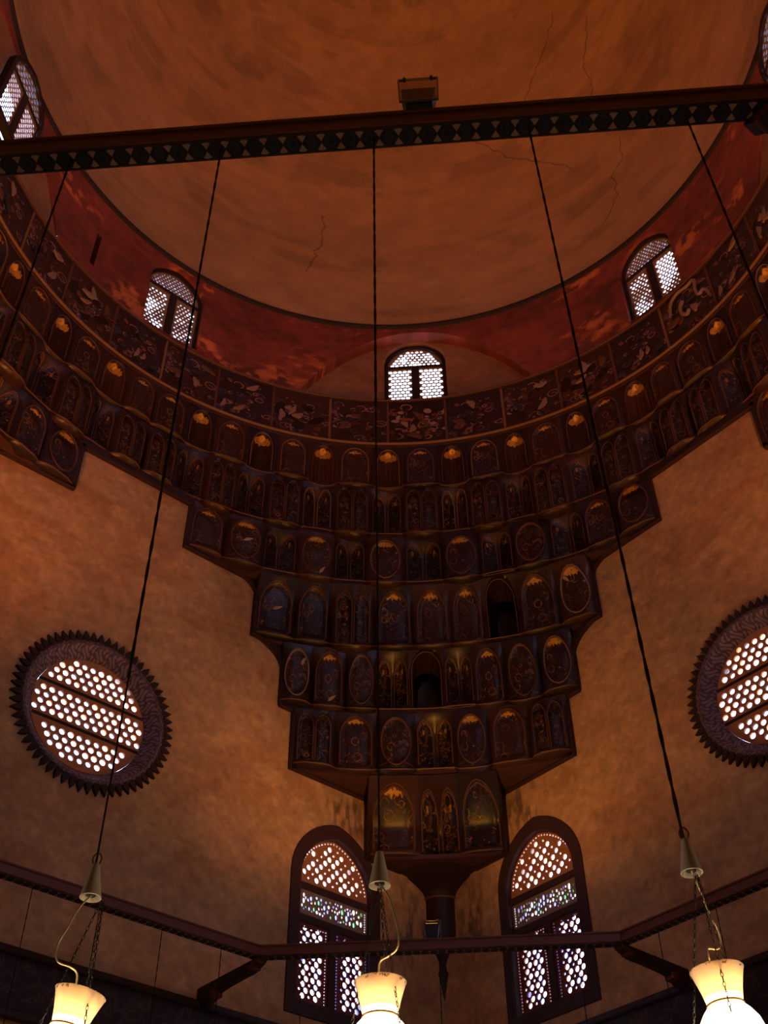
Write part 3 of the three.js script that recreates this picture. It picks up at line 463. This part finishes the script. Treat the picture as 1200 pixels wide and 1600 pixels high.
function makePendentive() {
  const o = group('muqarnas_pendentive');
  TIERS.forEach((T, ti) => {
    const f = phi(T.r0), n = T.cells.length; reseed(700 + ti * 13);
    const ws = T.cells.map(t => (t === 'V' ? 0.9 : t === 'D' ? 1.1 : 1) * (0.9 + 0.2 * rnd())), sum = ws.reduce((x, y) => x + y, 0); let az0 = -f;
    mesh('tier_shelf', shelfGeo(T.r0 + (ti ? 0.05 : -0.03), T.h0 - 0.11, 0.11), M.shelfWood, o);
    T.cells.forEach((type, i) => {
      const w = ws[i] / sum * 2 * f, az = az0 + w / 2; az0 += w; const end = i === 0 || i === n - 1;
      const push = (rnd() - 0.4) * 0.07, drop = ti ? { N: 0.16, P: 0.10, D: 0.20, V: 0.0, O: 0.16, H: 0.02 }[type] * (0.7 + 0.5 * rnd()) * (end ? 0.3 : 1) : 0.02;
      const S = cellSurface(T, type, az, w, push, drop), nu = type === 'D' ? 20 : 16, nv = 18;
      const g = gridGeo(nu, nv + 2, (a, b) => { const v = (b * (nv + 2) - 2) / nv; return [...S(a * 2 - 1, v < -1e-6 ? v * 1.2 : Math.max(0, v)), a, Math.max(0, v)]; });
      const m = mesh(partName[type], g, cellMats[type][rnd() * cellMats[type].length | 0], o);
      const pale = (ti === 2 && i === 0) || (ti === 3 && i === 8), rm = pale ? M.bossPale : rnd() < 0.16 ? M.mouldPale : M.moulding;
      for (const p of rimPath(type)) mesh('arch_moulding', tube(p.map(([u, v]) => S(u, v, 0.012)), 0.017, 26, 5, !!p.closed), rm, m);
      for (const [ct, ci, u, v] of CHIPS) if (ct === ti && ci === i) { const ch = mesh('bare_chip', chipGeo, M.chip, m); ch.position.set(...S(u, v, 0.02)); ch.rotation.set(0, -az, u * 3); ch.userData.label = 'pale chip where the paint is lost'; }
      const lp = []; for (let k = 0; k <= 10; k++) lp.push(S(-1 + k / 5, 0, 0.005)); mesh('foot_moulding', tube(lp, 0.022, 14, 5), M.moulding, m);
    });
    if (T.r0 > H && T.r0 - T.r1 > 0.12) for (const s of [-1, 1]) {      // cheek that closes the flaring end of a tier against the wall
      const N = 12, P = [], I = []; for (let j = 0; j <= N; j++) { const v = j / N, t = clamp((v - 0.42) / 0.58, 0, 1), r = T.r0 + (T.r1 - T.r0) * Math.pow(t, 1.7), h = T.h0 + (T.h1 - T.h0) * v; P.push(...loc(s * f, r - 0.01, h)); P.push(...loc(s * f, T.r0 + 0.02, h)); if (j < N) { const a = j * 2; I.push(a, a + 1, a + 3, a, a + 3, a + 2); } }
      const g = new THREE.BufferGeometry(); g.setAttribute('position', new THREE.Float32BufferAttribute(P, 3)); g.setAttribute('uv', new THREE.Float32BufferAttribute(new Array(P.length / 3 * 2).fill(0), 2)); g.setIndex(I); g.computeVertexNormals(); mesh('end_cheek', g, M.shelfWood, o);
    }
  });
  // flat boards that edge the stepped outline on both walls: [s from, s to, h from, h to]
  const boards = [[1.3, 2.42, 12.83, 13.0], [2.3, 2.46, 12.83, 14.5], [2.4, 4.80, 14.38, 14.56], [4.62, 4.82, 14.38, 15.98], [4.7, 5.22, 15.96, 16.14], [5.08, 5.24, 16.0, 17.2], [5.9, 6.22, 17.66, 17.82], [6.08, 6.22, 17.7, 19.1], [6.2, 8.46, 19.32, 19.48], [8.26, 8.46, 19.34, 20.9], [8.3, 10.0, 20.76, 21.08]];
  for (const side of [-1, 1]) for (const [s0, s1, h0, h1] of boards) { const b = mesh('edge_board', rbox(s1 - s0, h1 - h0, 0.13, 0.02, 0, 0, 0.05), M.trimWood, o); b.position.set(side * (s0 + s1) / 2 * Q, (h0 + h1) / 2 - BASE, (s0 + s1) / 2 * Q); b.rotation.y = wallTurn(side); }
  // hollow flare where two tiers widen to the next
  for (const side of [-1, 1]) for (const [s0, s1, h0, h1] of [[5.2, 6.18, 17.0, 17.72], [6.18, 6.8, 18.95, 19.38]]) { const sh = new THREE.Shape(); sh.moveTo(0, 0); sh.quadraticCurveTo(side * (s1 - s0) * 0.12, (h1 - h0) * 0.75, side * (s1 - s0), h1 - h0); sh.lineTo(-0.15 * side, h1 - h0); sh.lineTo(-0.15 * side, 0); sh.closePath(); const g = new THREE.ExtrudeGeometry(sh, { depth: 0.13, bevelEnabled: false, curveSegments: 10 }); const b = mesh('edge_bracket', g, M.trimWood, o); b.position.set(side * s0 * Q, h0 - BASE, s0 * Q); b.rotation.y = wallTurn(side); }
  // painted band under the drum: nine panels with battens
  const f = Math.PI / 4, n = 9, w = 2 * f / n, order = [0, 1, 2, 0, 3, 1, 0, 2, 1];
  mesh('tier_shelf', shelfGeo(9.82, 24.30, 0.12), M.shelfWood, o); mesh('tier_moulding', lipGeo(9.79, 24.40, 0.045), M.mouldPale, o);
  for (let i = 0; i < n; i++) {
    const az = -f + w * (i + 0.5), T = { h0: 24.42, h1: 26.25, r0: 9.86, r1: 9.86 };
    mesh('painted_panel', gridGeo(8, 8, (a, b) => [...loc(az + (a - 0.5) * w, 9.86 + 0.02 * Math.sin(a * 9 + i) * Math.sin(b * 7) - (b > 0.97 ? 0.03 : 0), T.h0 + (T.h1 - T.h0) * b), a, b]), cellMats.B[order[i]], o);
    const bt = mesh('batten', rbox(0.07, 1.83, 0.06, 0.015, 0, 0.915, 0), i % 3 ? M.moulding : M.mouldPale, o); const p = loc(az - w / 2, 9.85, 24.42); bt.position.set(...p); bt.rotation.y = -(az - w / 2);
    // carved cloud bosses on the panel
    reseed(400 + i); for (let k = 0; k < 5; k++) { const b = mesh('boss', bossGeo, [M.bossPale, M.moulding, M.bossDark][rnd() * 3 | 0], o); const q = loc(az + (rnd() - 0.5) * w * 0.72, 9.84, 24.75 + rnd() * 1.2); b.position.set(...q); b.rotation.y = -az; b.rotation.z = rnd() * 3; b.scale.set(0.8 + rnd() * 0.9, 0.6 + rnd() * 0.5, 1); }
  }
  mesh('band_cornice', merge([shelfGeo(9.79, 26.26, 0.10)]), M.shelfWood, o); mesh('tier_moulding', lipGeo(9.78, 26.30, 0.035), M.moulding, o);
  // stalk and drop in the corner
  const st = new THREE.LatheGeometry([[0.001, 11.25], [0.3, 11.3], [0.44, 11.42], [0.49, 11.6], [0.49, 12.38], [0.54, 12.5], [0.62, 12.6], [0.8, 12.7], [1.05, 12.79], [1.08, 12.84], [1.4, 12.87]].map(p => new THREE.Vector2(p[0], p[1] - BASE)), 32); mesh('stalk', st, M.stalkWood, o);
  const dr = new THREE.LatheGeometry([[0.001, 10.12], [0.05, 10.28], [0.10, 10.5], [0.17, 10.72], [0.12, 10.82], [0.10, 10.95], [0.16, 11.05], [0.25, 11.2], [0.22, 11.3]].map(p => new THREE.Vector2(p[0], p[1] - BASE)), 16); mesh('drop_finial', dr, M.stalkWood, o);
  mesh('collar', (() => { const g = new THREE.TorusGeometry(0.51, 0.04, 8, 40); g.rotateX(Math.PI / 2); g.translate(0, 12.45 - BASE, 0); return g; })(), M.moulding, o);
  return o;
}
const bossGeo = (() => { const pts = []; for (let i = 0; i < 14; i++) { const t = i / 14 * Math.PI * 2, r = 0.10 * (1 + 0.25 * Math.sin(t * 3)); pts.push([r * 1.4 * Math.cos(t), r * 0.8 * Math.sin(t)]); } return new THREE.ExtrudeGeometry(polyShape(pts), { depth: 0.03, bevelEnabled: true, bevelSize: 0.01, bevelThickness: 0.012, bevelSegments: 1 }); })();
M.bossPale = std({ color: 0x8f7264, roughness: 0.7 }); M.bossDark = std({ color: 0x2a2430, roughness: 0.7 });
const woodTex = dataTex(256, 256, (u, v) => { const k = 0.75 + 0.5 * fbm(u * 6, v * 24, 91, 4, 6, 24); return [66 * k, 35 * k, 29 * k]; });
M.shelfWood = std({ map: woodTex, roughness: 0.65 }); M.trimWood = std({ map: woodTex, color: 0xc0a8a0, roughness: 0.65 }); M.stalkWood = std({ map: woodTex, color: 0xb8a8a0, roughness: 0.6 });
{
  const a = makePendentive(); a.position.set(0, Y(BASE), corner[2]);
  tag(a, 'great stalactite muqarnas pendentive filling the corner below the bright window', 'muqarnas', { group: 'muqarnas pendentives in the chamber corners' });
  for (const [s, label] of [[-1, 'muqarnas pendentive of the next corner, cut by the left picture edge'], [1, 'muqarnas pendentive of the next corner, cut by the right picture edge']]) {
    const b = a.clone(); b.name = numbered('muqarnas_pendentive'); scene.add(b); b.rotation.y = -s * Math.PI / 2; b.position.set(s * H * Math.SQRT2, Y(BASE), 0); b.userData = { ...a.userData, label };
    if (s > 0) {                                       // curled plaster relief on the band beside the drum window
      const at = (az, h) => { const v = new THREE.Vector3(...polar(az * RAD, 9.78, h)); b.updateMatrixWorld(true); return b.worldToLocal(v).toArray(); };
      for (const cg of [tube([at(46.8, 25.5), at(47.6, 26.0), at(49.2, 26.15), at(51, 26.1), at(52.6, 26.1), at(52.4, 25.7), at(52.8, 25.4), at(53.6, 25.45), at(54.3, 25.3), at(54.6, 25.0)], 0.05, 40, 6), tube([at(49.6, 25.7), at(49.0, 25.55), at(48.9, 25.3), at(49.8, 25.1), at(50.3, 25.2)], 0.06, 20, 6)]) mesh('curled_relief', cg, M.bossPale, b).userData.label = 'pale curled relief on the painted band';
    }
  }
}

// ------------------------------------------------------------------ octagonal lamp frame
const OCT = { cx: 0.06, a: 8.16, h: 8.79, w: 0.19, t: 0.21 };
const octTex = canvasTex(512, 64, (c, w, h) => {
  c.fillStyle = '#100d14'; c.fillRect(0, 0, w, h); c.fillStyle = '#3a2020'; c.fillRect(0, 0, w, 5); c.fillRect(0, h - 5, w, 5);
  const n = 8, s = w / n; for (let i = 0; i < n; i++) { const x = i * s; c.fillStyle = '#a98674'; for (const y of [18, 46]) { c.beginPath(); c.moveTo(x + s * 0.5 - 15, y + (y < 32 ? -8 : 8)); c.quadraticCurveTo(x + s * 0.5, y + (y < 32 ? -14 : 14), x + s * 0.5 + 15, y + (y < 32 ? -8 : 8)); c.quadraticCurveTo(x + s * 0.5 + 8, y, x + s * 0.5, y + (y < 32 ? 12 : -12)); c.quadraticCurveTo(x + s * 0.5 - 8, y, x + s * 0.5 - 15, y + (y < 32 ? -8 : 8)); c.fill(); } c.fillStyle = '#1c2438'; c.beginPath(); c.ellipse(x, 32, 17, 19, 0, 0, 7); c.fill(); c.fillStyle = '#0a0a10'; c.beginPath(); c.ellipse(x + s * (i % 4 === 3 ? 1 : 0), 32, 9, 11, 0, 0, 7); c.fill(); }
});
const frame = group('octagonal_lamp_frame'); frame.position.set(OCT.cx, Y(OCT.h), 0);
tag(frame, 'octagonal painted wooden beam frame hung with lamps across the chamber', 'beam frame');
const edgeLen = 2 * OCT.a * Math.tan(Math.PI / 8);
{
  const L = edgeLen + 0.09;
  const bt = octTex.clone(); bt.repeat.set(L / 1.28, 1); bt.needsUpdate = true; const soffM = std({ map: bt, roughness: 0.6 });
  const bodyG = merge([rbox(L, OCT.t, OCT.w, 0.012, 0, OCT.t / 2 + 0.012, 0), rbox(L, 0.04, OCT.w + 0.05, 0.012, 0, OCT.t - 0.01, 0), rbox(L, 0.025, OCT.w + 0.03, 0.01, 0, 0.03, 0)]);
  const soffG = box(L, 0.014, OCT.w - 0.012, 0, 0.003, 0); { const p = soffG.attributes.position, uv = soffG.attributes.uv; for (let i = 0; i < p.count; i++) uv.setXY(i, p.getX(i) / L + 0.5, p.getZ(i) / OCT.w + 0.5); }
  for (let k = 0; k < 8; k++) {
    const t = k * Math.PI / 4; const b = mesh('beam', bodyG, M.beamWood, frame); b.position.set(OCT.a * Math.sin(t), 0, OCT.a * Math.cos(t)); b.rotation.y = t;
    const s = mesh('painted_soffit', soffG, soffM, b); s.userData.label = 'dark soffit painted with pale leaf pairs';
  }
  // arms from the vertices square into the walls, on red carved brackets
  const armL = H - OCT.a + 0.1; const prof = new THREE.Shape();
  prof.moveTo(0.22, -0.02); prof.lineTo(-armL, -0.02); prof.lineTo(-armL, -0.42); prof.quadraticCurveTo(-armL + 0.5, -0.42, -armL + 0.62, -0.26); prof.quadraticCurveTo(-armL + 0.8, -0.2, -0.35, -0.2); prof.quadraticCurveTo(-0.1, -0.22, 0.02, -0.14); prof.quadraticCurveTo(0.14, -0.12, 0.22, -0.02);
  const armG = new THREE.ExtrudeGeometry(prof, { depth: 0.15, bevelEnabled: true, bevelSize: 0.012, bevelThickness: 0.012, bevelSegments: 1 }); armG.translate(0, 0, -0.075);
  const carvG = merge([rbox(0.26, 0.10, 0.19, 0.02, 0.02, -0.07, 0), rbox(0.18, 0.09, 0.19, 0.02, -0.1, -0.15, 0), rbox(0.16, 0.14, 0.19, 0.02, -armL + 0.62, -0.26, 0)]);
  for (let k = 0; k < 4; k++) for (const s of [-1, 1]) {
    const n = Math.PI / 4 + k * Math.PI / 2, nx = Math.sin(n), nz = Math.cos(n), tx = Math.cos(n), tz = -Math.sin(n), e = s * edgeLen / 2;
    const a = mesh('wall_arm', armG, M.armWood || (M.armWood = std({ color: 0x2a1710, roughness: 0.65 })), frame); a.position.set(nx * OCT.a + tx * e, 0, nz * OCT.a + tz * e); a.rotation.y = n + Math.PI / 2; // local -x points to the wall
    mesh('carved_bracket', carvG, M.redWood, a);
  }
}
// floodlights standing on the diagonal beams
function floodlight(k, along, label, F = FLOOD) {
  const t = k * Math.PI / 4, o = group('floodlight'); tag(o, label, 'floodlight', { group: 'floodlights on the lamp frame' });
  const ra = OCT.a + 0.06; o.position.set(OCT.cx + ra * Math.sin(t) + along * Math.cos(t), Y(OCT.h) + OCT.t + 0.022, ra * Math.cos(t) - along * Math.sin(t)); o.rotation.y = t;
  mesh('base', rbox(0.2, 0.03, 0.12, 0.008, 0, 0.015, 0), M.steel, o);
  const hs = new THREE.Shape(); hs.moveTo(-0.10, 0.03); hs.lineTo(0.10, 0.03); hs.lineTo(0.135, 0.30); hs.lineTo(-0.135, 0.30); hs.closePath(); const hg = new THREE.ExtrudeGeometry(hs, { depth: 0.14, bevelEnabled: true, bevelSize: 0.01, bevelThickness: 0.01, bevelSegments: 2 }); hg.translate(0, 0, -0.07);
  mesh('housing', hg, M.black, o);
  const fr = polyShape([[-0.165, 0.05], [0.165, 0.05], [0.175, 0.44], [-0.175, 0.44]]); fr.holes.push((() => { const p = new THREE.Path(); p.moveTo(-0.15, 0.065); p.lineTo(-0.16, 0.425); p.lineTo(0.16, 0.425); p.lineTo(0.15, 0.065); p.closePath(); return p; })());
  const fg = new THREE.ExtrudeGeometry(fr, { depth: 0.02, bevelEnabled: false }); fg.translate(0, 0, 0.085); mesh('glass_frame', fg, M.steel, o);
  mesh('glass', new THREE.PlaneGeometry(0.31, 0.36).translate(0, 0.245, 0.095), glass(0xb8a8a4, 0.05), o);
  for (const s of [-1, 1]) mesh('clip', rbox(0.025, 0.035, 0.035, 0.006, s * 0.115, 0.442, 0.095), M.black, o);
  const em = new THREE.MeshStandardMaterial({ color: 0x332211, emissive: new THREE.Color().setRGB(...F.color), emissiveIntensity: 0.8 }); mesh('lens', new THREE.BoxGeometry(0.22, 0.012, 0.11).translate(0, 0.318, 0), em, o);
  const L = new THREE.SpotLight(new THREE.Color().setRGB(...F.color), F.power, 0, F.angle, 1, 2); L.name = 'flood_beam'; L.position.set(0, 0.46, 0); L.castShadow = true; L.shadow.radius = 5; L.shadow.mapSize.set(1024, 1024);
  o.add(L); const tg = new THREE.Object3D(); tg.name = 'flood_aim'; tg.position.set(0, 24, -2.2); o.add(tg); L.target = tg;
  return o;
}
floodlight(0, 0.52, 'black floodlight with glass frame on the near painted beam overhead');
floodlight(4, 0.12, 'small floodlight on the distant beam in front of the corner stalk', FLOOD_CORNER);
floodlight(2, 0, 'floodlight on the beam before the right corner, outside the picture');
floodlight(6, 0, 'floodlight on the beam before the left corner, outside the picture');

// ------------------------------------------------------------------ hanging glass lamps
const glowTex = canvasTex(512, 128, (c, w, h) => { c.fillStyle = '#ffffff'; c.fillRect(0, 0, w, h); reseed(88); c.strokeStyle = 'rgba(120,80,50,0.75)'; for (let k = 0; k < 4; k++) for (let i = 0; i < 16; i++) { const x = k * 128 + 24 + rnd() * 80, y = 36 + rnd() * 40; c.lineWidth = 1.5 + rnd() * 2.5; c.beginPath(); c.moveTo(x, y); c.bezierCurveTo(x + 6, y - 16 * rnd(), x + 12, y + 12 * rnd(), x + 18 * rnd(), y - 8); c.stroke(); } c.fillStyle = 'rgba(190,140,70,0.6)'; c.fillRect(0, 0, w, 8); });
M.flare = new THREE.MeshPhysicalMaterial({ map: glowTex, color: 0xfff0da, transmission: 0.5, thickness: 0, roughness: 0.95, side: THREE.DoubleSide });
M.lampBody = new THREE.MeshStandardMaterial({ color: 0xfff4e0, roughness: 0.6, emissive: new THREE.Color().setRGB(1, 0.88, 0.66), emissiveIntensity: 2.6, side: THREE.DoubleSide });
M.unlitBowl = new THREE.MeshPhysicalMaterial({ color: 0xd8cdb8, roughness: 0.6, transmission: 0.4, thickness: 0, side: THREE.DoubleSide });
const v2 = a => a.map(p => new THREE.Vector2(p[0], p[1]));
const lampGeo = {
  flare: new THREE.LatheGeometry(v2([[0.070, -0.135], [0.074, -0.115], [0.083, -0.075], [0.096, -0.03], [0.106, 0], [0.109, 0.004], [0.105, 0.004], [0.093, -0.03], [0.080, -0.075], [0.070, -0.115]]), 40),
  band: new THREE.TorusGeometry(0.0725, 0.0045, 8, 40).rotateX(Math.PI / 2).translate(0, -0.135, 0),
  body: new THREE.LatheGeometry(v2([[0.001, -0.36], [0.06, -0.355], [0.075, -0.345], [0.10, -0.315], [0.125, -0.27], [0.13, -0.24], [0.118, -0.20], [0.095, -0.165], [0.072, -0.14]]), 40),
  foot: new THREE.LatheGeometry(v2([[0.001, -0.40], [0.07, -0.40], [0.074, -0.392], [0.05, -0.37], [0.05, -0.352]]), 32),
  bulb: new THREE.SphereGeometry(0.035, 16, 12).translate(0, -0.25, 0),
  cap: new THREE.LatheGeometry(v2([[0.012, 0.16], [0.017, 0.155], [0.024, 0.12], [0.040, 0.04], [0.047, 0.005], [0.048, 0], [0.043, 0], [0.036, 0.04], [0.020, 0.12]]), 28),
  socket: new THREE.CylinderGeometry(0.018, 0.022, 0.05, 16).translate(0, 0.035, 0)
};
const LAMP_H = 1.845;
const chainTop = OCT.h - LAMP_H;
function ropeGeo(yThin) {                              // laid rope above, thin cord below it
  const pts = [[], []], y0 = Math.max(yThin, 0.55), N = Math.round((chainTop - y0) * 9); for (let i = 0; i <= N; i++) { const y = y0 + (chainTop - y0 - 0.002) * i / N; for (let s = 0; s < 2; s++) pts[s].push([0.0045 * Math.cos(i * 1.9 + s * Math.PI), y, 0.0045 * Math.sin(i * 1.9 + s * Math.PI)]); }
  const g = pts.map(p => tube(p, 0.0062, N * 2, 5)); if (yThin > 0.6) g.push(tube([[0, 0.55, 0], [0.002, (0.55 + yThin) / 2, 0.001], [0, yThin + 0.03, 0]], 0.0052, 12, 5)); return g.length > 1 ? merge(g) : g[0];
}
const ropes = [0.55, 1.6, 3.6].map(ropeGeo);
function linkChain(from, to, n) {                     // small alternating links
  const gs = []; const A = new THREE.Vector3(...from), B = new THREE.Vector3(...to), d = B.clone().sub(A), L = d.length() / n, q = new THREE.Quaternion().setFromUnitVectors(new THREE.Vector3(0, 1, 0), d.clone().normalize());
  for (let i = 0; i < n; i++) { const g = new THREE.TorusGeometry(L * 0.42, 0.0022, 4, 8); g.scale(0.6, 1.25, 1); if (i % 2) g.rotateY(Math.PI / 2); g.applyQuaternion(q); const p = A.clone().addScaledVector(d, (i + 0.5) / n); g.translate(p.x, p.y, p.z); gs.push(g); } return merge(gs);
}
const chainGeos = [0, 1, 2].map(i => { const t = i * Math.PI * 2 / 3 + 0.9; return linkChain([0.006 * Math.cos(t), 0.41, 0.006 * Math.sin(t)], [0.122 * Math.cos(t), -0.205, 0.122 * Math.sin(t)], 30); });
const loopGeo = tube([[0.0, 0.43, 0.0], [-0.04, 0.36, 0.02], [-0.07, 0.27, 0.03], [-0.10, 0.18, 0.03], [-0.085, 0.12, 0.03], [-0.03, 0.105, 0.02], [0.0, 0.09, 0], [0.0, -0.02, 0], [0, -0.2, 0]], 0.0042, 60, 6);
function hangingLamp(k, j, label, { tilt = 0, turn = 0, lean = 0, swing = 0, rope = 0, power = 0 } = {}) {
  const t = k * Math.PI / 4, along = (j - 2) * 1.275, o = group('glass_lamp');
  o.position.set(OCT.cx + OCT.a * Math.sin(t) + along * Math.cos(t) + (k === 0 ? 0.13 + lean : 0), Y(LAMP_H), OCT.a * Math.cos(t) - along * Math.sin(t)); o.rotation.y = t;
  tag(o, label, 'lamp', { group: 'glass lamps hung from the octagonal frame' });
  mesh('rope', ropes[rope], M.rope, o).rotation.z = Math.atan(lean / chainTop);
  const cap = mesh('bell_cap', lampGeo.cap, M.enamel, o); cap.position.set(0, 0.42, 0); mesh('socket', lampGeo.socket, M.black, cap);
  mesh('hook', hookGeo, M.brass, o);
  mesh('cord', loopGeo, M.cord, o).rotation.y = turn;
  for (const g of chainGeos) { const c = mesh('hanging_chain', g, M.iron, o); c.rotation.set(0, turn, tilt * 0.5); c.position.x = swing * 0.5; }
  const b = group('lamp_vessel', o); b.position.x = swing; b.rotation.set(0, turn, tilt, 'ZXY');
  mesh('flare', lampGeo.flare, M.flare, b); mesh('neck_band', lampGeo.band, M.brass, b); mesh('bowl', lampGeo.body, power ? M.lampBody : M.unlitBowl, b); mesh('foot', lampGeo.foot, power ? M.lampBody : M.unlitBowl, b);
  if (!power) return o;
  const L = new THREE.PointLight(new THREE.Color().setRGB(...LAMP.color), power, 0, 2); L.name = 'lamp_light'; L.position.set(0, -0.235, 0); L.castShadow = true; L.shadow.radius = 2; b.add(L);
  return o;
}
const hookGeo = tube([[0.012, 0.57, 0], [0.02, 0.61, 0], [0.0, 0.635, 0], [-0.02, 0.61, 0], [-0.012, 0.57, 0]], 0.004, 16, 5);
const nearNames = ['glass lamp on the outermost left rope of the near beam, below the picture', 'tilted glowing glass lamp at the lower left, hanging on the left rope', 'glowing glass lamp in the middle, hanging before the arched window', 'glowing glass lamp at the lower right, hanging on the right rope', 'glass lamp on the outermost right rope of the near beam, below the picture'];
const hang = [{}, { tilt: -0.2, turn: 0.3, lean: 0.02, swing: 0.03, rope: 1 }, { turn: 2.2, lean: 0.02, rope: 2 }, { tilt: 0.05, turn: 3.6, lean: 0.085, swing: 0.02 }, { lean: 0.06 }];
for (let j = 0; j < 5; j++) hangingLamp(0, j, nearNames[j], { ...hang[j], power: LAMP.power });
const ordinal = ['first', 'second', 'third', 'fourth', 'fifth'];
for (let j = 0; j < 5; j++) hangingLamp(4, j, `lamp rope, ${ordinal[4 - j]} from the left on the distant beam before the corner`, { power: LAMP.power });
for (let j = 0; j < 5; j++) hangingLamp(5, j, `lamp rope, ${ordinal[j]} from the corner beam on the beam along the left wall`);
for (let j = 0; j < 5; j++) hangingLamp(3, j, `lamp rope, ${ordinal[4 - j]} from the corner beam on the beam along the right wall`);

renderer.render(scene, camera);
